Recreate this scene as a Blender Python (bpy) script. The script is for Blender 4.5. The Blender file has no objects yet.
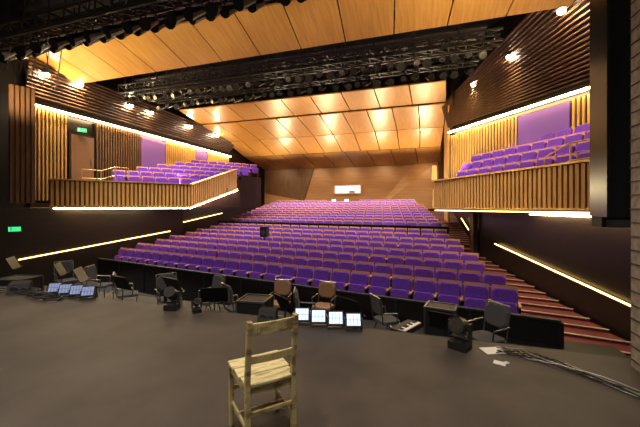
import bpy, math, random
from mathutils import Matrix, Vector
random.seed(7)
D=bpy.data
sc=bpy.context.scene

# ---------------------------------------------------------------- materials
def mat(name,col,rough=.6,metal=0,col2=None,scale=8,stretch=(1,1,1),bump=0,emit=None,estr=0,spec=.5,det=4,lo=.35,hi=.65):
    m=D.materials.new(name); m.use_nodes=True
    nt=m.node_tree; b=nt.nodes['Principled BSDF']
    b.inputs['Base Color'].default_value=(*col,1)
    b.inputs['Roughness'].default_value=rough
    b.inputs['Metallic'].default_value=metal
    b.inputs['Specular IOR Level'].default_value=spec
    if emit:
        b.inputs['Emission Color'].default_value=(*emit,1)
        b.inputs['Emission Strength'].default_value=estr
    if col2 or bump:
        tc=nt.nodes.new('ShaderNodeTexCoord'); mp=nt.nodes.new('ShaderNodeMapping')
        mp.inputs['Scale'].default_value=stretch
        nz=nt.nodes.new('ShaderNodeTexNoise'); nz.inputs['Scale'].default_value=scale; nz.inputs['Detail'].default_value=det
        nt.links.new(tc.outputs['Object'],mp.inputs['Vector']); nt.links.new(mp.outputs['Vector'],nz.inputs['Vector'])
        if col2:
            cr=nt.nodes.new('ShaderNodeValToRGB')
            cr.color_ramp.elements[0].color=(*col,1); cr.color_ramp.elements[1].color=(*col2,1)
            cr.color_ramp.elements[0].position=lo; cr.color_ramp.elements[1].position=hi
            nt.links.new(nz.outputs['Fac'],cr.inputs['Fac']); nt.links.new(cr.outputs['Color'],b.inputs['Base Color'])
        if bump:
            bp=nt.nodes.new('ShaderNodeBump'); bp.inputs['Strength'].default_value=bump; bp.inputs['Distance'].default_value=.01
            nt.links.new(nz.outputs['Fac'],bp.inputs['Height']); nt.links.new(bp.outputs['Normal'],b.inputs['Normal'])
    return m
M_stage=mat('stage_paint',(.050,.040,.033),.62,col2=(.078,.063,.052),scale=1.3,bump=.2,det=9,spec=.35)
M_black=mat('black_matte',(.009,.008,.007),.6)
M_seam=mat('stage_seam',(.04,.034,.030),.6)
M_blackgl=mat('black_gloss',(.012,.010,.009),.25)
M_darkwall=mat('dark_brown_panel',(.014,.009,.007),.35,col2=(.022,.014,.010),scale=3,stretch=(1,1,6))
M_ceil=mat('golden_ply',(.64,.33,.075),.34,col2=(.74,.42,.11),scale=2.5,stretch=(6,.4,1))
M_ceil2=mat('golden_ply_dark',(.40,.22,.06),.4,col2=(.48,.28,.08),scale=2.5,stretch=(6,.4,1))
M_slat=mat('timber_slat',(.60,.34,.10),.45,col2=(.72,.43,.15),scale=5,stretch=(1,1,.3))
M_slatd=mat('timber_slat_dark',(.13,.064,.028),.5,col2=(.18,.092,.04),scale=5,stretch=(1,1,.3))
M_back=mat('back_wall_timber',(.38,.20,.08),.45,col2=(.46,.26,.11),scale=2,stretch=(.3,1,4))
M_purple=mat('purple_fabric',(.14,.045,.38),.85,col2=(.20,.070,.50),scale=30,spec=.2)
M_purplew=mat('purple_wall',(.24,.11,.44),.7)
M_seatwood=mat('seat_timber',(.60,.31,.13),.4)
M_carpet=mat('maroon_carpet',(.16,.035,.035),.95,col2=(.22,.05,.045),scale=60)
M_tread=mat('row_carpet',(.045,.02,.026),.95)
M_nose=mat('stair_nosing',(.6,.5,.4),.5)
M_steel=mat('steel',(.35,.34,.32),.35,1)
M_grey=mat('grey_metal',(.10,.10,.10),.4,.6)
M_gold=mat('rail_brass',(.75,.5,.2),.3,.6)
M_brick=mat('grey_brick',(.24,.20,.16),.9,col2=(.38,.32,.26),scale=14,bump=.6)
M_strip=mat('strip_light',(1,.8,.5),emit=(1,.76,.38),estr=32)
M_strip2=mat('rail_light',(1,.8,.4),emit=(1,.62,.20),estr=4)
M_bulb=mat('bulb',(1,.9,.7),emit=(1,.85,.6),estr=200)
M_screen=mat('lit_screen',(.5,.6,.8),emit=(.62,.76,1),estr=.75)
M_screend=mat('dim_screen',(.2,.25,.4),emit=(.35,.45,.8),estr=.25)
M_exit=mat('exit_green',(.02,.5,.2),emit=(.03,.8,.25),estr=1.0)
M_booth=mat('booth_glass',(.6,.7,.9),emit=(.80,.88,1),estr=.9)
M_white=mat('paper_white',(.75,.73,.68),.7)
M_chair=mat('weathered_green_paint',(.50,.41,.19),.6,col2=(.24,.17,.08),scale=9,stretch=(1,1,2.2),bump=.4,det=10,lo=.50,hi=.62)
M_chairs=mat('weathered_seat_paint',(.60,.52,.27),.55,col2=(.28,.21,.10),scale=12,bump=.4,det=10,stretch=(.6,3,1),lo=.50,hi=.66)
M_cloth=mat('chair_grey_fabric',(.06,.06,.065),.8)
M_tan=mat('tan_ply',(.26,.14,.07),.5)

# ---------------------------------------------------------------- mesh builder
class MB:
    def __init__(s): s.v=[];s.f=[];s.m=[];s.M=Matrix.Identity(4)
    def add(s,vs,fs,mi):
        o=len(s.v); s.v+=[tuple(s.M@Vector(v)) for v in vs]
        s.f+=[tuple(o+i for i in f) for f in fs]; s.m+=[mi]*len(fs)
    def hexa(s,b,t,mi):
        s.add(list(b)+list(t),[(3,2,1,0),(4,5,6,7),(0,1,5,4),(1,2,6,5),(2,3,7,6),(3,0,4,7)],mi)
    def box(s,c,sz,mi,rx=0,ry=0,rz=0):
        R=Matrix.Translation(c)@Matrix.Rotation(rz,4,'Z')@Matrix.Rotation(ry,4,'Y')@Matrix.Rotation(rx,4,'X')
        x,y,z=[q/2 for q in sz]
        vs=[R@Vector(p) for p in [(-x,-y,-z),(x,-y,-z),(x,y,-z),(-x,y,-z),(-x,-y,z),(x,-y,z),(x,y,z),(-x,y,z)]]
        s.hexa(vs[:4],vs[4:],mi)
    def pad(s,c,sz,mi,ch=.05,rx=0,dome=.02):   # rounded upholstery pad, face -Y
        R=Matrix.Translation(c)@Matrix.Rotation(rx,4,'X')
        x,y,z=[q/2 for q in sz]
        def ring(k,yy): 
            X=x-k;Z=z-k;c2=ch
            return [(-X+c2,yy,-Z),(X-c2,yy,-Z),(X,yy,-Z+c2),(X,yy,Z-c2),(X-c2,yy,Z),(-X+c2,yy,Z),(-X,yy,Z-c2),(-X,yy,-Z+c2)]
        vs=[R@Vector(p) for p in ring(0,y)+ring(0,-y+dome)+ring(dome*1.2,-y)]
        fs=[tuple(range(7,-1,-1))[::-1],tuple(range(16,24))]
        for a in (0,8):
            for i in range(8):
                j=(i+1)%8; fs.append((a+i,a+j,a+8+j,a+8+i))
        s.add(vs,fs,mi)
    def cyl(s,p0,p1,r0,r1,mi,n=10):
        p0=Vector(p0);p1=Vector(p1);d=(p1-p0)
        if d.length<1e-6:return
        q=d.to_track_quat('Z','Y')
        vs=[]
        for p,r in((p0,r0),(p1,r1)):
            for i in range(n):
                a=2*math.pi*i/n; vs.append(p+q@Vector((r*math.cos(a),r*math.sin(a),0)))
        fs=[tuple(range(n))[::-1],tuple(range(n,2*n))]+[(i,(i+1)%n,n+(i+1)%n,n+i) for i in range(n)]
        s.add(vs,fs,mi)
    def beam(s,p0,p1,w,h,mi,up=(0,0,1)):
        p0=Vector(p0);p1=Vector(p1);d=(p1-p0).normalized();up=Vector(up)
        if abs(d.dot(up))>.98: up=Vector((0,1,0))
        r=d.cross(up).normalized();u=r.cross(d)
        o=[(-r*w-u*h)/2,(r*w-u*h)/2,(r*w+u*h)/2,(-r*w+u*h)/2]
        s.hexa([p0+q for q in o],[p1+q for q in o],mi)
    def tube(s,pts,r,mi,n=8):
        for a,b in zip(pts[:-1],pts[1:]): s.cyl(a,b,r,r,mi,n)
    def build(s,name,mats,bevel=0,loc=None,smooth=False):
        me=D.meshes.new(name)
        vs=s.v
        if loc: vs=[(v[0]-loc[0],v[1]-loc[1],v[2]-loc[2]) for v in vs]
        me.from_pydata(vs,[],s.f)
        for m in mats: me.materials.append(m)
        me.polygons.foreach_set('material_index',s.m)
        if smooth: me.polygons.foreach_set('use_smooth',[True]*len(s.f))
        import bmesh
        bm=bmesh.new();bm.from_mesh(me);bmesh.ops.recalc_face_normals(bm,faces=bm.faces);bm.to_mesh(me);bm.free()
        me.update()
        ob=D.objects.new(name,me); sc.collection.objects.link(ob)
        if loc: ob.location=loc
        if bevel:
            md=ob.modifiers.new('bevel','BEVEL'); md.width=bevel; md.segments=2
        return ob
def lerp(a,b,t): return tuple(x+(y-x)*t for x,y in zip(a,b))
def xy(p,z): return (p[0],p[1],z)

# ---------------------------------------------------------------- camera
cam=D.cameras.new('camera'); co=D.objects.new('camera',cam); sc.collection.objects.link(co)
cam.lens=18; cam.sensor_width=36; cam.shift_y=-0.0102; cam.clip_end=200
co.location=(0,0,1.75); co.rotation_euler=(math.pi/2,0,math.radians(17.5))
sc.camera=co

CX=-4.9
def mir(x): return 2*CX-x
# ---------------------------------------------------------------- stage
b=MB(); b.box((-6,0.3,-.5),(20,8.6,1.0),0)
b.box((-6,4.61,-.5),(20,.03,1.0),1)
b.build('stage_floor',[M_stage,M_black])
# pit floor & general floor
b=MB(); b.box((-5,5.9,-1.35),(20,2.6,.1),0); b.build('floor',[M_black])
b=MB(); b.box((-5,5.85,-.79),(16.6,2.44,.08),0); b.build('orchestra_pit_floor',[M_black])

# walls --------------------------------------------------------------
def wall(name,p,q,z0,z1,m,t=.15,side=1,z1b=None):
    p=Vector((p[0],p[1],0));q=Vector((q[0],q[1],0)); n=(q-p).normalized().cross(Vector((0,0,1)))*t*side
    z1b=z1 if z1b is None else z1b
    b=MB()
    b.hexa([xy(p,z0),xy(q,z0),xy(q+n,z0),xy(p+n,z0)],[xy(p,z1),xy(q,z1b),xy(q+n,z1b),xy(p+n,z1)],0)
    return b.build(name,[m])
def wr(y): return 3.86-.26*(min(y,14)-7.66)
def wl(y): return mir(wr(y)) if y<14 else -13.9
wall('wall_right_lower',(wr(5.0),5.0),(wr(14),14),-1.3,1.62,M_darkwall)
wall('wall_right_rear',(wr(14)+.05,14),(2.3,27),-1.3,2.9,M_darkwall)
wall('wall_left_lower',(mir(wr(5.0)),5.0),(mir(wr(14)),14),-1.3,1.7,M_darkwall,side=-1)
wall('wall_left_rear',(-13.95,14),(-13.95,27),-1.3,9,M_darkwall,side=-1)
wall('wall_left_front',(-14.3,3),(-14.0,7.7),-1.3,9,M_black,side=-1)
wall('wall_left_upper',(-14.0,7.7),(-13.95,14),1.6,9,M_darkwall,side=-1)
# ceiling black deck
b=MB(); b.box((-5,12.5,9.05),(24,31,.1),0); b.build('ceiling',[M_black])
wall('wall_right_upper',(6.6,8.9),(1.4,16.1),1.6,9,M_darkwall)
wall('wall_right_front',(6.6,4),(6.6,9),-1.3,9,M_black)
wall('wall_right_far',(1.4,16.1),(2.0,27.1),2.9,9,M_back)
b=MB(); b.box((2.1,14.6,.9),(.14,1.1,2.3),0); b.box((2.02,14.6,.9),(.05,.95,2.1),1); b.build('door_1',[M_black,M_slatd])

# back wall
b=MB()
b.hexa([(-14.2,27,0),(2.1,27,0),(2.1,27.2,0),(-14.2,27.2,0)],[(-14.2,27,9),(2.1,27,9),(2.1,27.2,9),(-14.2,27.2,9)],0)
b.build('wall_back',[M_back])
b=MB()
b.hexa([(-13.8,26.7,1.6),(-6.9,26.95,1.6),(-6.9,27,1.6),(-13.8,27,1.6)],[(-13.8,26.7,3.0),(-6.95,26.95,1.7),(-6.9,27,1.7),(-13.8,27,3.0)],0)
b.hexa([(-13.8,26.9,3.0),(-10.0,26.9,2.3),(-10.0,27,2.3),(-13.8,27,3.0)],[(-13.8,26.75,5.3),(-9.0,26.85,5.3),(-9.0,27,5.3),(-13.8,27,5.3)],1)
b.hexa([(-3.5,26.9,1.6),(1.3,26.3,1.6),(1.3,27,1.6),(-3.5,27,1.6)],[(-.5,26.9,5.3),(1.3,26.3,5.3),(1.3,27,5.3),(-.5,27,5.3)],0)
b.build('timber_wall_panelling',[M_back,M_slatd])
# booth window
b=MB()
b.box((-6.0,26.93,3.25),(2.45,.1,.85),0); b.box((-6.0,26.87,3.25),(2.2,.04,.62),1)
b.box((-6.55,26.84,3.25),(.04,.03,.62),0)
b.box((-5.6,26.84,3.05),(.5,.03,.2),0)
b.build('window_1',[M_seatwood,M_booth])
# ---------------------------------------------------------------- golden ceiling
def panels(name,a,bb,n,m,gap=.035,t=.05,fl=None):
    b=MB()
    ya,za,xla,xra=a; yb,zb,xlb,xrb=bb
    for i in range(n):
        t0=i/n;t1=(i+1)/n
        A0=xla+(xra-xla)*t0+gap/2;A1=xla+(xra-xla)*t1-gap/2
        B0=xlb+(xrb-xlb)*t0+gap/2;B1=xlb+(xrb-xlb)*t1-gap/2
        b.hexa([(A0,ya,za),(A1,ya,za),(B1,yb-gap,zb),(B0,yb-gap,zb)],[(A0,ya,za+t),(A1,ya,za+t),(B1,yb-gap,zb+t),(B0,yb-gap,zb+t)],0)
        xm=(A0+A1)/2; b.beam((xm,(ya+yb)/2,(za+zb)/2+t),(xm,(ya+yb)/2,9.0),.03,.03,1)
    return b.build(name,[m,M_black])
panels('ceiling_reflector',(8.0,7.3,-14.1,3.9),(9.6,6.8,-13.8,3.6),12,M_ceil)
panels('ceiling_reflector',(14.0,6.88,-12.3,1.0),(17.0,6.95,-13.3,1.2),9,M_ceil,gap=.05)
panels('ceiling_reflector',(17.0,6.86,-13.3,1.2),(20.3,6.5,-13.6,1.3),11,M_ceil,gap=.05)
panels('ceiling_reflector',(20.3,6.48,-13.6,1.3),(23.2,5.85,-13.8,1.3),11,M_ceil,gap=.05)
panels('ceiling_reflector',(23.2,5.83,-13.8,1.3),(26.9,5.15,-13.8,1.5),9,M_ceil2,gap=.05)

def leaning(name,p0,p1,q0,q1,n,m0,m1):
    b=MB()
    cx=Vector((CX,12,5))
    nrm=(Vector(p1)-Vector(p0)).cross(Vector(q0)-Vector(p0)).normalized()
    if nrm.dot(cx-Vector(p0))<0: nrm=-nrm
    k=-nrm*.04
    for i in range(n):
        t=(i+.5)/n
        b.beam(lerp(p0,q0,t),lerp(p1,q1,t),.05,.05,0)
        a0,a1=Vector(lerp(p0,q0,i/n)),Vector(lerp(p1,q1,i/n)); c0,c1=Vector(lerp(p0,q0,(i+1)/n)),Vector(lerp(p1,q1,(i+1)/n))
        b.hexa([a0+k,a1+k,a1+2*k,a0+2*k],[c0+k,c1+k,c1+2*k,c0+2*k],1)
    return b.build(name,[m0,m1])
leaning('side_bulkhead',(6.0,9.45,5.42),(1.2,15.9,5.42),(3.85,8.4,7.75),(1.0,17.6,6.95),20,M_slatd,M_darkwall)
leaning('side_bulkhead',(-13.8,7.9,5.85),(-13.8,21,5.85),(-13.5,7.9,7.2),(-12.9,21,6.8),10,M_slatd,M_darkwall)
# ---------------------------------------------------------------- slat walls
def slats(name,p,q,z0,z1,sp,w,m,mb=M_black,z0b=None,z1b=None,t=.05,cap=False,capm=M_gold):
    z0b=z0 if z0b is None else z0b; z1b=z1 if z1b is None else z1b
    b=MB(); p=Vector((p[0],p[1],0));q=Vector((q[0],q[1],0)); L=(q-p).length;u=(q-p)/L
    ang=math.atan2(u.y,u.x); n=int(L/sp); nr=u.cross(Vector((0,0,1)))
    for i in range(n):
        s=(i+.5)/n; c=p+(q-p)*s; a=z0+(z0b-z0)*s;e=z1+(z1b-z1)*s
        b.box((c.x,c.y,(a+e)/2),(w,t,e-a),0,rz=ang)
    cc=(p+q)/2
    k=Vector((CX,2,0))-cc
    sgn=-1 if nr.dot(k)>0 else 1
    o0=nr*sgn*(t/2); o1=nr*sgn*(t/2+.05)
    b.hexa([xy(p+o0,z0),xy(q+o0,z0b),xy(q+o1,z0b),xy(p+o1,z0)],[xy(p+o0,z1),xy(q+o0,z1b),xy(q+o1,z1b),xy(p+o1,z1)],1)
    if cap:
        b.beam(xy(p,z1+.03),xy(q,z1b+.03),.2,.05,2)
        b.beam(xy(p,z0-.02),xy(q,z0b-.02),.14,.05,2)
    return b.build(name,[m,mb,capm])
A=(-13.45,8.5);B=(-10.3,12.5);C=(-10.35,16.5)
P0=(3.57,8.47);P1=(.5,13.2);P2=(.62,16.4)
slats('balcony_front',A,B,1.80,2.78,.15,.09,M_slat,mb=M_slatd,cap=True)
slats('balcony_front',B,C,1.80,2.78,.15,.09,M_slat,mb=M_slatd,cap=True,z0b=2.85,z1b=3.95)
slats('balcony_front',(3.95,7.9),P1,1.72,2.74,.13,.08,M_slat,mb=M_slatd,cap=True)
slats('balcony_front',P1,P2,1.72,2.74,.15,.09,M_slat,mb=M_slatd,cap=True,z0b=2.6,z1b=3.7)
slats('slatted_wall_panel',(-13.85,8.05),(-13.82,9.4),2.0,5.5,.13,.06,M_slat)
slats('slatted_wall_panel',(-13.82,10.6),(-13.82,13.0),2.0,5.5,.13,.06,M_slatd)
slats('slatted_wall_panel',(-13.82,14.7),(-13.82,17.2),2.0,5.5,.14,.07,M_slat)
slats('slatted_wall_panel',(-13.82,18.4),(-13.82,21.0),2.0,5.5,.14,.07,M_slat)
slats('slatted_wall_panel',(-13.55,7.3),(-13.3,7.95),1.9,6.0,.13,.09,M_slatd,mb=M_slatd)
b=MB(); b.box((-13.85,13.85,3.9),(.08,1.65,3.0),0); b.box((-13.85,17.8,3.9),(.08,1.1,3.0),0); b.build('purple_wall_panel',[M_purplew])
b=MB(); b.box((-13.85,10.0,3.8),(.08,1.1,2.1),0); b.box((-13.80,10.0,3.77),(.04,.95,2.0),1); b.box((-13.76,10.35,3.7),(.05,.03,.3),2); b.build('door_2',[M_black,M_tan,M_steel])
def rw(t,o=.1):
    u=Vector((-4.8,6.7,0)).normalized(); n=Vector((-u.y,u.x,0))
    p=Vector((6.2,9.4,0))+Vector((-4.8,6.7,0))*t
    if n.dot(Vector((CX,8,0))-p)<0: n=-n
    p+=n*o
    return (p.x,p.y)
slats('slatted_wall_panel',rw(.577),rw(1.0),1.9,5.05,.14,.07,M_slat)
slats('slatted_wall_panel',rw(.1),rw(.355),1.9,5.05,.14,.07,M_slat)
pa,pb=rw(.36,.1),rw(.573,.1)
b=MB(); b.beam(xy(pa,3.5),xy(pb,3.5),.06,3.0,0); b.build('purple_wall_panel',[M_purplew])
slats('slatted_wall_panel',(1.25,16.4),(1.35,20.5),1.0,6.6,.2,.14,M_slat,mb=M_back)

def strip(name,pts,r=.03,m=M_strip):
    b=MB()
    for a,c in zip(pts[:-1],pts[1:]): b.beam(a,c,r,r,0); 
    for a,c in zip(pts[:-1],pts[1:]):
        b.beam(Vector(a)+Vector((0,0,r*.9)),Vector(c)+Vector((0,0,r*.9)),r*1.5,r*.6,1)
    return b.build(name,[m,M_blackgl])
strip('led_strip_light',[(-13.70,8.2,5.55),(-13.70,21,5.55)],.06)
strip('led_strip_light',[xy(rw(.1,.22),5.2),xy(rw(1.0,.22),5.2)],.06)
strip('led_strip_light',[(-13.4,8.6,1.70),(-10.3,12.45,1.70),(-10.3,16.5,2.75)],.05)
strip('led_strip_light',[(3.75,8.1,1.62),(.53,13.15,1.62)],.035,M_strip2)
strip('led_strip_light',[(wr(7.6)-.15,7.6,1.55),(wr(10.5)-.15,10.5,1.55)],.045)
# handrails with light
def handrail(name,pts,wallf,m=M_strip2):
    b=MB(); b.tube(pts,.022,0)
    for a,c in zip(pts[:-1],pts[1:]):
        for k in range(5):
            p=Vector(lerp(a,c,k/4)); sx=1 if p.x>CX else -1
            b.beam(p+Vector((0,0,-.01)),(wallf(p.y),p.y,p.z-.08),.02,.02,1)
    return b.build(name,[m,M_gold])
def rz(y): return -.12+.115*(y-7.6)
handrail('lit_handrail',[(wr(y)-.09,y,rz(y)) for y in (6.9,12.6)],wr)
handrail('lit_handrail',[(mir(wr(y))+.09,y,rz(y)) for y in (7.6,13.2)],lambda y:mir(wr(y)))
handrail('lit_handrail',[(2.0,15.4,.75),(2.05,18.5,1.15)],lambda y:2.2)
handrail('lit_handrail',[(-13.75,15.0,.7),(-13.75,20,1.3)],lambda y:-13.9)

# ---------------------------------------------------------------- raked rows
N=19
def row(i):
    g=max(0,min((i-7)*.5,.5)); s=i/18
    YR=7.5+i*.94+g; YL=10.1+i*.85+g; XR=2.06-2.26*s
    XL=-12.1+(.6*min(i,7)/7) - (1.1*max(0,i-7)/11)
    return Vector((XL,YL,0)),Vector((XR,YR,0))
def rzf(i): return -.87+.1*i+.00105*i*i+(.12 if i>=8 else 0)
def extend(i,side,x):
    L,R=row(i); u=(R-L).normalized()
    if side>0: return R+u*((x-R.x)/u.x)
    return L+u*((x-L.x)/u.x)
b=MB(); st=MB()
for i in range(N):
    L0,R0=row(i-.62); L1,R1=row(i+.38); z=rzf(i)
    b.hexa([xy(L0,-1.3),xy(R0,-1.3),xy(R1,-1.3),xy(L1,-1.3)],[xy(L0,z),xy(R0,z),xy(R1,z),xy(L1,z)],0)
    for side in (1,-1):
        for h in (0,1):
            i0=i-.62+.5*h; i1=i0+.5
            zz=z if h else z-(z-rzf(i-1))*.5 if i>0 else z-.03
            def ed(ii):
                L,R=row(ii)
                if side>0: a=R; xw=wr(R.y)-.02; c=extend(ii,1,xw)
                else: a=L; xw=wl(L.y)+.02; c=extend(ii,-1,xw)
                return a,c
            a0,c0=ed(i0);a1,c1=ed(i1)
            st.hexa([xy(a0,-1.29),xy(c0,-1.29),xy(c1,-1.29),xy(a1,-1.29)],[xy(a0,zz),xy(c0,zz),xy(c1,zz),xy(a1,zz)],0)
            st.beam(xy(a0,zz+.008),xy(c0,zz+.008),.05,.016,1)
b.build('raked_seating_tiers',[M_tread]); 
st.hexa([(1.75,5.0,-1.29),(4.5,5.0,-1.29),(3.95,6.85,-1.29),(1.75,6.85,-1.29)],[(1.75,5.0,-1.0),(4.5,5.0,-1.0),(3.95,6.85,-1.0),(1.75,6.85,-1.0)],0)
st.beam((1.8,6.0,-.99),(4.2,6.0,-.99),.05,.02,1)
st.build('aisle_stairs',[M_carpet,M_nose])

def seat(b,pos,ang,s=1.0):
    b.M=Matrix.Translation(pos)@Matrix.Rotation(ang,4,'Z')
    b.pad((0,.06,.64),(.47,.09,.50),0,.06,rx=-.18)
    b.box((0,.115,.665),(.49,.02,.555),1,rx=-.18)
    b.pad((0,-.10,.47),(.45,.12,.36),0,.06,rx=-.28)
    b.box((0,-.045,.46),(.44,.02,.34),1,rx=-.28)
    b.box((.262,-.04,.60),(.05,.34,.035),1)
    b.box((.262,0,.30),(.035,.20,.58),2)
    b.M=Matrix.Identity(4)
def seats_line(b,L,R,z,pitch=.545,skip=None):
    L=Vector(L);R=Vector(R);Ln=(R-L).length;u=(R-L)/Ln;ang=math.atan2(u.y,u.x);n=int(Ln/pitch)
    for k in range(n):
        if skip and skip(k,n): continue
        p=L+u*(pitch*(k+.5)+(Ln-n*pitch)/2)
        seat(b,(p.x,p.y,z),ang)
SM=[M_purple,M_seatwood,M_blackgl]
b=MB()
for i in range(8):
    L,R=row(i); seats_line(b,L,R,rzf(i))
b.build('stalls_seating',SM)
b=MB()
for i in range(8,N):
    L,R=row(i); seats_line(b,L,R,rzf(i),skip=(lambda k,n:False) if i<18 else (lambda k,n: 9<=k<=13))
b.build('stalls_seating',SM)
def barrier(name,i,z0,z1,ex=0,m=M_blackgl):
    L,R=row(i); u=(R-L).normalized(); L=L-u*.1;R=R+u*ex
    b=MB(); b.beam(xy(L,(z0+z1)/2),xy(R,(z0+z1)/2),.07,z1-z0,0); b.beam(xy(L,z1+.02),xy(R,z1+.02),.11,.04,1)
    n=10
    for k in range(n+1):
        p=L+(R-L)*(k/n); b.box((p.x,p.y,(z0+z1)/2),(.06,.1,z1-z0),1)
    return b.build(name,[m,M_black])
barrier('seating_barrier',7.42,rzf(7),rzf(7)+1.0)
barrier('seating_barrier',-.72,-1.3,-.32,ex=.25)

# mixing desk at the rear
b=MB(); L,R=row(18); u=(R-L).normalized(); ang=math.atan2(u.y,u.x); p=L+u*((11.5)*.545+.1); z=rzf(18)
b.M=Matrix.Translation((p.x,p.y,z))@Matrix.Rotation(ang,4,'Z')
b.box((0,0,.35),(2.2,.5,.7),0); b.box((0,-.05,.74),(2.0,.5,.08),1,rx=.15)
for x in (-.6,.5): b.box((x,.1,.90),(.42,.04,.24),0); b.box((x,.075,.90),(.36,.012,.18),2); b.box((x,.1,.78),(.05,.05,.1),0)
b.build('mixing_desk',[M_black,M_grey,M_booth])

# ---------------------------------------------------------------- balconies floors + seats
def poly_slab(b,pts,z0,z1,mi):
    n=len(pts); vs=[xy(p,z0) for p in pts]+[xy(p,z1) for p in pts]
    b.add(vs,[tuple(range(n))[::-1],tuple(range(n,2*n))]+[(i,(i+1)%n,n+(i+1)%n,n+i) for i in range(n)],mi)
b=MB(); fl=MB()
poly_slab(fl,[(-13.8,8.1),A,(-10.4,12.5),(-10.4,13.4),(-13.8,13.4)],1.74,1.9,1)
Av=Vector((A[0],A[1],0)); u=Vector((B[0]-A[0],B[1]-A[1],0)).normalized(); n=Vector((-u.y,u.x,0))
for k in range(6):
    o=.6+.80*k; z=2.22+.30*k
    s0=(.15+abs(n.x)*o)/u.x; s1=(2.85+abs(n.x)*o)/u.x
    if k==0: s0+=1.5
    L=Av+u*s0+n*o; R=Av+u*s1+n*o
    seats_line(b,L,R,z)
    f0=L-n*.35-u*.15;f1=R-n*.35+u*.05; g0=L+n*.5-u*.1;g1=R+n*.5+u*.05
    fl.hexa([xy(f0,1.75),xy(f1,1.75),xy(g1,1.75),xy(g0,1.75)],[xy(f0,z),xy(f1,z),xy(g1,z),xy(g0,z)],0)
b.build('balcony_seating',SM); fl.build('balcony_floor',[M_tread,M_slatd])
b=MB(); fl=MB()
poly_slab(fl,[(4.0,7.9),(6.3,9.4),(1.5,16.1),(.7,16.1),(.6,13.2)],1.66,1.85,1)
Pv=Vector((P1[0],P1[1],0)); u=Vector((3.95-P1[0],7.9-P1[1],0)).normalized(); n=Vector((-u.y,u.x,0))
if n.x<0:n=-n
for k in range(4):
    o=.5+.62*k; z=2.16+.38*k
    L=Pv+u*(.3-.3*k)+n*o; R=Pv+u*(6.2-.1*k)+n*o
    seats_line(b,L,R,z) if u.cross(Vector((0,0,1))).dot(n)<0 else seats_line(b,R,L,z)
    f0=L-n*.30;f1=R-n*.30;g0=L+n*.32;g1=R+n*.32
    fl.hexa([xy(f0,1.7),xy(f1,1.7),xy(g1,1.7),xy(g0,1.7)],[xy(f0,z),xy(f1,z),xy(g1,z),xy(g0,z)],0)
b.build('balcony_seating',SM); fl.build('balcony_floor',[M_tread,M_slatd])
def rail(name,pts,h=.9,m=M_gold):
    b=MB()
    for o in (h,h*.55): b.tube([Vector(p)+Vector((0,0,o)) for p in pts],.02,0,6)
    for p in pts: b.cyl(p,Vector(p)+Vector((0,0,h)),.018,.018,0,6)
    return b.build(name,[m])
rail('balcony_handrail',[(-13.3,9.6,2.5),(-13.0,10.2,2.5),(-12.8,10.7,2.7),(-12.6,11.2,2.7)],.8)
rail('balcony_handrail',[(3.9,8.5,2.35),(3.45,9.2,2.35),(3.1,9.8,2.1)],.95)

# ---------------------------------------------------------------- proscenium pieces
b=MB(); b.box((2.93,6.1,5.3),(.60,.4,7.4),0); b.box((2.62,6.0,5.3),(.03,.5,7.4),1); b.build('hanging_masking_column',[M_black,M_blackgl])
b=MB()
b.box((2.66,3.85,4.4),(.9,1.1,9.2),0)
for k in range(60):
    b.box((2.205,3.85,.08+k*.15),(.012,1.1,.01),1)
b.build('proscenium_pillar',[M_brick,M_seam])
b=MB(); b.box((2.83,6.1,1.52),(.40,.3,.16),0); b.box((2.83,5.93,1.50),(.30,.03,.11),1); b.box((2.83,6.1,1.62),(.06,.06,.1),0); b.build('floodlight',[M_black,M_grey])

# ---------------------------------------------------------------- trusses and lamps
def truss(b,p,q,s,seg,r,mi=0):
    p=Vector(p);q=Vector(q); n=max(2,int((q-p).length/seg))
    offs=[Vector((0,-s/2,-s/2)),Vector((0,s/2,-s/2)),Vector((0,s/2,s/2)),Vector((0,-s/2,s/2))]
    for o in offs: b.beam(p+o,q+o,r*2,r*2,mi)
    for i in range(n):
        a=p+(q-p)*i/n;c=p+(q-p)*(i+1)/n
        for k in range(4):
            o1=offs[k];o2=offs[(k+1)%4]
            b.beam(a+o1,c+o2,r,r,mi); b.beam(a+o1,a+o2,r,r,mi)
def lamp(b,p,d,s=1.0):
    p=Vector(p);d=Vector(d).normalized()
    b.beam(p,p-Vector((0,0,.12*s)),.03,.03,1)
    c=p-Vector((0,0,.30*s))
    b.beam(p+Vector((-.13*s,0,-.12*s)),p+Vector((.13*s,0,-.12*s)),.02,.03,1)
    for sx in (-.13,.13): b.beam(p+Vector((sx*s,0,-.12*s)),c+Vector((sx*s,0,0)),.012,.03,1)
    b.cyl(c-d*.22*s,c+d*.12*s,.07*s,.10*s,0,10); b.cyl(c+d*.12*s,c+d*.24*s,.11*s,.12*s,0,10)
    b.cyl(c+d*.235*s,c+d*.245*s,.09*s,.09*s,2,10)
M_truss=mat('truss_dark',(.06,.050,.042),.4,.4)
M_lampb=mat('lamp_body',(.020,.018,.016),.4,.3)
M_lens=mat('lamp_lens',(.16,.14,.12),.15,.8)
b=MB()
truss(b,(-13.0,11.2,7.05),(2.4,11.2,7.05),.35,.5,.028)
truss(b,(-12.8,12.9,7.2),(2.0,12.9,7.2),.35,.5,.028)
truss(b,(-13.0,10.2,7.9),(2.6,10.2,7.9),.4,.6,.028)
b.box((-5.4,12.2,7.75),(15,.9,.06),0)
b.beam((-13,11.6,6.95),(2.2,11.6,6.95),.06,.16,0)
for z in (8.1,8.5): b.beam((-13,11.75,z),(2,11.75,z),.04,.04,0)
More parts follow.
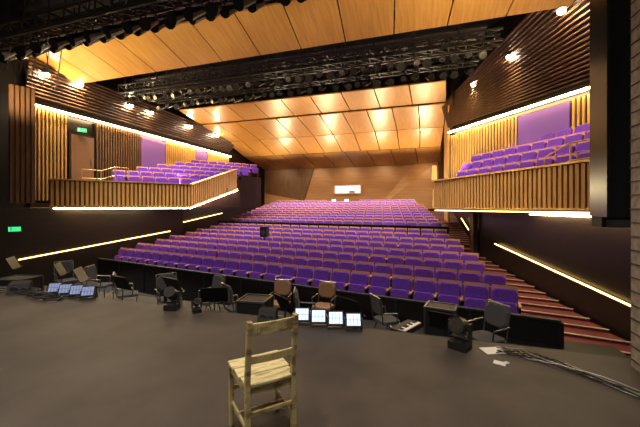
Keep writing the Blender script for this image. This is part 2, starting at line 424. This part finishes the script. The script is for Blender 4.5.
for k in range(11):
    x=-12.8+k*1.4
    b.beam((x,12.2,7.75),(x,12.2,9.0),.05,.05,0); b.beam((x,11.2,7.2),(x,11.2,9.0),.03,.03,0); b.beam((x,11.6,7.0),(x,11.6,9.0),.04,.04,0); b.beam((x,12.9,7.3),(x,12.9,9.0),.03,.03,0)
    b.beam((x,10.2,8.0),(x,10.2,9.0),.03,.03,0)
b.build('lighting_truss',[M_truss])
b=MB()
x=-12.6
while x<2.2:
    lamp(b,(x,11.2,6.9),(random.uniform(-.3,.3),-1,-.5),random.uniform(.9,1.25)); x+=random.uniform(.30,.5)
x=-12.4
while x<1.8:
    lamp(b,(x,12.9,7.05),(random.uniform(-.4,.4),-1,-.45),random.uniform(.9,1.2)); x+=random.uniform(.35,.6)
x=-12.4
while x<2.4:
    lamp(b,(x,10.2,7.75),(random.uniform(-.3,.3),-1,-.5),random.uniform(.9,1.2)); x+=random.uniform(.4,.7)
b.build('stage_light_rig',[M_lampb,M_truss,M_lens])
# over-stage rig (top left)
b=MB()
truss(b,(-13.6,6.6,6.9),(2.4,6.6,6.9),.35,.5,.028)
truss(b,(-13.6,7.3,7.3),(2.4,7.3,7.3),.35,.5,.028)
truss(b,(-13.6,5.6,6.3),(2.4,5.6,6.3),.35,.5,.028)
for k in range(9):
    x=-13.4+k*1.8
    for y,z in ((6.6,7.0),(7.3,7.4),(5.6,6.4)): b.beam((x,y,z),(x,y,9.0),.03,.03,0)
b.build('lighting_truss',[M_truss])
b=MB()
x=-13.2
while x<2.0:
    lamp(b,(x,6.6,6.75),(random.uniform(-.4,.4),-1,-.8),1.1); lamp(b,(x+.3,5.6,6.15),(random.uniform(-.4,.4),-1,-.8),1.1); x+=random.uniform(.4,.8)
b.build('stage_light_rig',[M_lampb,M_truss,M_lampb])
# hanging cable loops
b=MB()
for j in range(5):
    pts=[]; y=6.5+j*.12; x0=-12.6+j*.35
    for k in range(13):
        t=k/12; pts.append((x0+t*.7,y,6.7-.75*math.sin(math.pi*t)*(1+.2*j)))
    b.tube(pts,.014,0,6)
b.build('hanging_cables',[M_grey])

# downlight fittings with bulbs
def spot(pos,target,power,size=1.2,blend=.6,col=(1,.80,.55),r=.06):
    l=D.lights.new('downlight_or_fill','SPOT'); l.energy=power; l.spot_size=size; l.spot_blend=blend; l.color=col; l.shadow_soft_size=r  # serves both the fitted downlights and the added fill spots
    o=D.objects.new('downlight_or_fill',l); sc.collection.objects.link(o); o.location=pos
    o.rotation_euler=(Vector(target)-Vector(pos)).to_track_quat('-Z','Y').to_euler(); return o
b=MB()
dl=[(-13.45,8.4,6.75),(-13.4,9.6,6.8),(-13.4,12,6.65),(-13.35,13.2,6.65),(-13.2,16,6.6),(-13.1,18.5,6.6),(3.55,10.0,6.95),(2.9,12.4,6.9),(2.1,14.6,6.85),(1.5,17.0,6.75)]
for p in dl:
    sx=1 if p[0]>CX else -1
    b.cyl((p[0],p[1],p[2]+.2),(p[0],p[1],p[2]+.02),.09,.11,0,12)
    b.cyl((p[0],p[1],p[2]+.02),(p[0],p[1],p[2]-.05),.10,.095,1,14); b.cyl((p[0],p[1],p[2]-.05),(p[0],p[1],p[2]-.10),.095,.04,1,14)
    b.beam((p[0],p[1],p[2]+.15),(p[0]+sx*.5,p[1],p[2]+.25),.03,.03,0)
b.build('downlight_fittings',[M_black,M_bulb])
for p in dl:
    sx=-1 if p[0]>CX else 1
    spot((p[0]+sx*.05,p[1],p[2]-.18),(p[0]+sx*1.8,p[1],0),150,2.4,.8,(1,.80,.52))
b=MB()
p=(-9.4,7.3,6.9); b.beam((p[0],p[1],7.15),(p[0],p[1],6.98),.03,.03,0); b.cyl((p[0],p[1]+.12,7.0),(p[0],p[1]-.02,6.92),.07,.09,0,12); b.cyl((p[0],p[1]-.02,6.92),(p[0],p[1]-.05,6.90),.08,.07,1,12)
b.build('work_light',[M_black,M_bulb])

# added fill spots without fittings, brightening the stalls from under the reflector ceiling
for y,zz in ((10.3,6.6),(13.4,6.8),(17,6.7),(20.3,6.3),(23.2,5.7)):
    for x in (-11,-7.5,-4,-.5):
        spot((x,y,zz),(x,y+.6,0),380 if y<18 else 720,2.0,.9,(1,.92,.84),.12)
# extra fill added to lift the dark balcony seats, no fittings
for x,y in ((-12.6,11.6),(-11.9,14.6),(3.2,10.8),(1.9,13.2)): spot((x,y-.8,6.3),(x,y,2.5),220,1.9,1,(1,.85,.66),.1)
# spots added only to brighten the balcony front slats
spot((-7.5,6.6,6.0),(-11.5,11,2.2),520,.9,1,(1,.80,.5),.1); spot((-2,6.6,6.0),(2.2,10.6,2.2),520,.9,1,(1,.80,.5),.1)
# warm fill spots added to brighten the gold ceiling and back wall
for x,pw in ((-12.8,620),(-10.5,330),(-8.0,210),(-4.9,170),(-1.5,190),(1.6,400)):
    spot((x,6.2,4.6),(x,9.0,7.1),pw,1.5,1,(1,.80,.50),.2)
for x in (-11,-7,-3,0.2):
    spot((x,24,2.9),(x,17.5,6.9),560,2.3,1,(1,.80,.46),.25)
for x in (-11.5,-4.9,1):
    spot((x,12.9,2.9),(x,17,6.9),440,1.9,1,(1,.80,.46),.25)
for x in (-12,-9,-6,-3,0): spot((x,24.6,5.1),(x,27,3.4),120,1.9,1,(1,.78,.50),.1)
# unseen fill spots added overhead to light the stage floor
for x,y in ((-9,1.5),(-5,1.5),(-1.2,1.8),(-9,-1.5),(-3,-1.5),(0.3,.2)):
    spot((x,y,6.0),(x,y+1.0,0),400,2.1,1,(1,.90,.80),.3)

# exit signs
def exit_sign(loc,ang):
    b=MB(); b.M=Matrix.Rotation(ang,4,'Z')
    b.box((0,0,0),(.36,.06,.20),0); b.box((0,-.035,0),(.32,.012,.16),1)
    b.box((-.09,-.043,.0),(.04,.006,.10),2); b.box((-.09,-.043,.065),(.025,.006,.025),2); b.box((.05,-.043,0),(.12,.006,.03),2)
    b.M=Matrix.Identity(4); o=b.build('exit_sign',[M_black,M_exit,M_white]); o.location=loc; return o
exit_sign((-13.70,9.9,5.0),math.radians(60))
exit_sign((-13.66,7.52,.97),math.radians(60))

# ---------------------------------------------------------------- foreground chair
b=MB()
W=.345;Dp=.42;H=.965;S=.50
for sx in (-1,1):
    x=sx*W/2
    b.beam((x,-.02,0),(x,0,S),.036,.042,0,up=(0,1,0)); b.beam((x,0,S-.01),(x,-.05,H),.036,.040,0,up=(0,1,0))
for sx in (-1,1):
    x=sx*(W/2+.02); b.beam((x,Dp-.03,0),(x,Dp-.03,S-.015),.036,.036,0,up=(0,1,0))
for k in range(3):
    y0=.0+k*.150; b.box((0,y0+.052,S-.003),(W+.03+.025*k,.145,.022),1)
b.box((0,Dp-.03,S-.045),(W,.02,.06),0); b.box((0,.01,S-.045),(W,.02,.06),0)
for sx in (-1,1): b.beam((sx*W/2,.0,S-.045),(sx*(W/2+.015),Dp-.03,S-.045),.02,.06,0)
for sx in (-1,1): b.beam((sx*W/2,-.01,.19),(sx*(W/2+.015),Dp-.03,.19),.018,.032,0)
b.box((0,Dp*.5,.19),(W,.018,.03),0)
b.box((0,-.012,.30),(W,.018,.032),0)
b.box((0,Dp-.03,.30),(W,.018,.032),0)
for z,h in ((.905,.085),(.685,.055)):
    yb=-(z-S)/.45*.05
    pr=None
    for k in range(7):
        t=-1+2*k/6; p=(t*W/2,yb-.014*(1-t*t),z)
        if pr: b.beam(pr,p,.018,h,0)
        pr=p
ch=b.build('wooden_chair',[M_chair,M_chairs],bevel=.004)
ch.location=(-1.035,2.10,0.0); ch.rotation_euler=(0,0,math.radians(46))

# ---------------------------------------------------------------- stage edge equipment
def led_panel(x,y,m,ang=.3):
    b=MB(); b.M=Matrix.Rotation(ang,4,'Z')
    b.box((0,0,.13),(.225,.07,.20),0,rx=-.5)
    b.box((0,-.04,.15),(.19,.012,.16),1,rx=-.5)
    for sx in (-.118,.118): b.box((sx,0,.08),(.012,.1,.16),2)
    b.box((0,0,.01),(.24,.16,.02),2)
    for k in (-1,0,1): b.box((k*.05,-.047,.15),(.004,.006,.15),0,rx=-.5)
    b.box((0,-.047,.15),(.19,.006,.004),0,rx=-.5)
    b.M=Matrix.Identity(4); o=b.build('floor_light_panel',[M_black,m,M_grey]); o.location=(x,y,0.004)
for x in (-1.70,-1.44,-1.18,-.92): led_panel(x,4.5,M_screen)
for x in (-6.95,-6.65,-6.35,-6.05): led_panel(x,4.5,M_screend,.6)
def moving_light(x,y,z,ang,s=1.0,tilt=.6):
    b=MB(); b.M=Matrix.Rotation(ang,4,'Z')@Matrix.Scale(s,4)
    b.box((0,0,.06),(.26,.24,.11),0); b.cyl((0,0,.11),(0,0,.14),.09,.09,1,16)
    b.box((0,0,.155),(.30,.08,.03),0)
    for sx in (-1,1): b.box((sx*.145,0,.27),(.03,.09,.24),0)
    d=Vector((0,-math.cos(tilt),math.sin(tilt))); c=Vector((0,0,.33))
    b.cyl(c-d*.17,c-d*.05,.085,.115,0,16); b.cyl(c-d*.05,c+d*.12,.115,.105,1,16); b.cyl(c+d*.12,c+d*.15,.105,.115,0,16); b.cyl(c+d*.149,c+d*.156,.09,.08,2,16)
    b.M=Matrix.Identity(4); o=b.build('moving_head_light',[M_black,M_grey,M_lens]); o.location=(x,y,z)
moving_light(-4.05,4.45,0,.3,.8); moving_light(.46,4.30,0,-.5,.85,.3); moving_light(-3.55,4.45,0,.9,.5)
def speaker(x,y,z,ang,s=1):
    b=MB(); b.M=Matrix.Rotation(ang,4,'Z')@Matrix.Scale(s,4)
    b.hexa([(-.25,-.15,0),(.25,-.15,0),(.25,.18,0),(-.25,.18,0)],[(-.25,-.02,.28),(.25,-.02,.28),(.25,.14,.34),(-.25,.14,.34)],0)
    b.cyl((-.08,-.10,.14),(-.08,-.115,.135),.1,.1,1,18); b.cyl((.14,-.10,.15),(.14,-.115,.145),.05,.05,1,14)
    b.M=Matrix.Identity(4); o=b.build('floor_monitor_speaker',[M_black,M_grey]); o.location=(x,y,z)
speaker(-2.25,4.45,0,.1,.55); speaker(-7.75,4.35,0,.6,.7)
PZ=-.75
def pit_chair(x,y,ang,m=M_cloth,hz=1.0):
    b=MB(); b.M=Matrix.Rotation(ang,4,'Z')@Matrix.Scale(hz,4)
    b.pad((0,0,.47),(.44,.06,.42),1,.06,rx=math.pi/2*-1,dome=.01)
    b.pad((0,.23,.80),(.42,.05,.36),1,.08,rx=-.15)
    for sx in (-.21,.21):
        b.tube([(sx,-.2,0),(sx,-.18,.44),(sx,.2,.46),(sx,.28,.98)],.012,0,8)
        b.tube([(sx,.24,0),(sx,.1,.44)],.012,0,8)
        b.tube([(sx,-.1,.45),(sx*1.15,-.1,.66),(sx*1.15,.22,.68)],.012,0,8)
    b.tube([(-.21,-.19,.25),(.21,-.19,.25)],.01,0,6); b.tube([(-.21,.28,.98),(.21,.28,.98)],.012,0,6)
    b.M=Matrix.Identity(4); o=b.build('orchestra_chair',[M_steel,m]); o.location=(x,y,PZ)
pit_chair(.95,5.5,-.9); pit_chair(-3.5,5.65,2.6); pit_chair(-6.5,5.75,2.4); pit_chair(-1.95,5.55,1.9); pit_chair(-4.4,5.9,-.4)
pit_chair(-2.9,6.3,.1,M_tan,.9); pit_chair(-1.95,6.4,-.1,M_tan,.9); pit_chair(-5.3,5.75,1.0); pit_chair(-7.9,6.2,2.0); pit_chair(-.6,6.0,2.2,M_cloth,.9); pit_chair(-9.3,6.3,1.2)
def music_stand(x,y,ang,paper=False,h=1.05,z=PZ):
    b=MB(); b.M=Matrix.Rotation(ang,4,'Z')
    for k in range(3):
        a=k*2.094; b.tube([(0,0,.16),(.26*math.cos(a),.26*math.sin(a),.01)],.01,0,6)
    b.cyl((0,0,.1),(0,0,h),.012,.010,0,8)
    b.box((0,.02,h+.08),(.48,.012,.32),0,rx=-.45); b.box((0,-.075,h-.05),(.48,.06,.012),0,rx=-.45)
    if paper: b.box((-.1,.008,h+.085),(.2,.004,.27),1,rx=-.45); b.box((.11,.008,h+.085),(.2,.004,.27),1,rx=-.45)
    b.M=Matrix.Identity(4); o=b.build('music_stand',[M_lampb,M_white]); o.location=(x,y,z)
music_stand(.35,5.1,2.8,True,.72); music_stand(-4.7,5.2,2.9,h=.88); music_stand(-3.6,5.0,3.6,h=.82); music_stand(-7.2,5.2,2.2,h=.92); music_stand(-1.1,5.2,2.6,h=.78); music_stand(-5.9,5.1,3.0,h=.85); music_stand(-8.3,5.5,2.3,h=.92); music_stand(-2.2,5.0,2.5,h=.78); music_stand(-10.0,5.5,2.3,h=.98)
# keyboard
b=MB(); b.M=Matrix.Rotation(1.1,4,'Z')
b.box((0,0,.55),(.55,.26,.07),0); b.box((0,-.06,.59),(.50,.12,.02),1)
for k in range(13):
    if k%7 not in (2,6): b.box((-.235+k*.039,-.035,.602),(.018,.07,.014),0)
for sx in (-1,1): b.beam((-sx*.2,-.02,0),(sx*.2,.02,.52),.03,.03,0); b.box((sx*.2,0,.01),(.04,.35,.02),0)
b.M=Matrix.Identity(4); o=b.build('electronic_keyboard',[M_black,M_white]); o.location=(-.22,5.35,PZ)
# equipment cases in the pit
def case(x,y,s,ang):
    b=MB(); b.M=Matrix.Rotation(ang,4,'Z')
    b.box((0,0,s[2]/2),s,0)
    for sx in (-1,1):
        for sy in (-1,1): b.beam((sx*s[0]/2,sy*s[1]/2,0),(sx*s[0]/2,sy*s[1]/2,s[2]),.03,.03,1)
        b.beam((sx*s[0]/2,-s[1]/2,s[2]),(sx*s[0]/2,s[1]/2,s[2]),.03,.03,1); b.box((sx*(s[0]/2+.01),0,s[2]*.6),(.02,.16,.06),1)
    for sy in (-1,1): b.beam((-s[0]/2,sy*s[1]/2,s[2]),(s[0]/2,sy*s[1]/2,s[2]),.03,.03,1)
    b.M=Matrix.Identity(4); o=b.build('equipment_case',[M_black,M_grey]); o.location=(x,y,PZ)
case(-9.1,5.1,(.7,.5,.82),.2); case(-2.85,5.15,(.5,.45,.85),.1); case(.35,6.2,(.5,.4,.7),-.2)
# tall speaker on pole among stalls
b=MB(); px,py_=-6.2,12.0; zf=-.52
b.cyl((px,py_,zf),(px,py_,zf+1.05),.02,.02,0,8); b.box((px,py_,zf+1.24),(.30,.25,.42),0); b.cyl((px,py_,zf),(px,py_,zf+.03),.15,.15,0,14)
b.cyl((px,py_-.12,zf+1.22),(px,py_-.135,zf+1.22),.1,.1,1,14)
b.build('pole_speaker',[M_black,M_grey])
# cables and papers on the stage
def cable(name,pts,r=.008,m=M_grey):
    cu=D.curves.new(name,'CURVE'); cu.dimensions='3D'; cu.bevel_depth=r; s=cu.splines.new('NURBS'); s.points.add(len(pts)-1)
    for i,p in enumerate(pts): s.points[i].co=(*p,1)
    s.use_endpoint_u=True; s.order_u=4
    o=D.objects.new(name,cu); sc.collection.objects.link(o); cu.materials.append(m)
for j in range(7):
    pts=[]; 
    for k in range(14):
        t=k/13; pts.append((.9+1.2*t+.06*math.sin(k*1.3+j*2),4.4-.95*t*t+.10*math.cos(k*.9+j*1.7)-.04,.012+.004*j))
    cable('stage_cable',pts,.006,M_steel if j%3==0 else M_lampb)
for j in range(6):
    pts=[]
    for k in range(24):
        a=k*.7; r=.20+.04*math.sin(k+j); pts.append((-8.1+j*.3+r*math.cos(a),4.3+.1*math.sin(j)+r*.6*math.sin(a),.012+.004*k))
    cable('coiled_cable',pts,.011,M_lampb if j%2 else M_grey)
b=MB(); b.box((0,0,.003),(.26,.18,.004),0,rz=.4); o=b.build('paper_sheets',[M_white]); o.location=(.84,4.35,0)
b=MB(); b.box((0,0,.004),(.12,.09,.006),0,rz=-.3); b.box((.07,.03,.004),(.06,.04,.006),0,rz=.6);o=b.build('paper_sheets',[M_white]); o.location=(.84,4.02,0)

# ---------------------------------------------------------------- world + view
w=D.worlds.new('world'); sc.world=w; w.use_nodes=True
w.node_tree.nodes['Background'].inputs[0].default_value=(1,.86,.74,1); w.node_tree.nodes['Background'].inputs[1].default_value=.07
sc.view_settings.view_transform='Standard'
sc.view_settings.look='None'
sc.view_settings.exposure=.5
sc.view_settings.gamma=.92
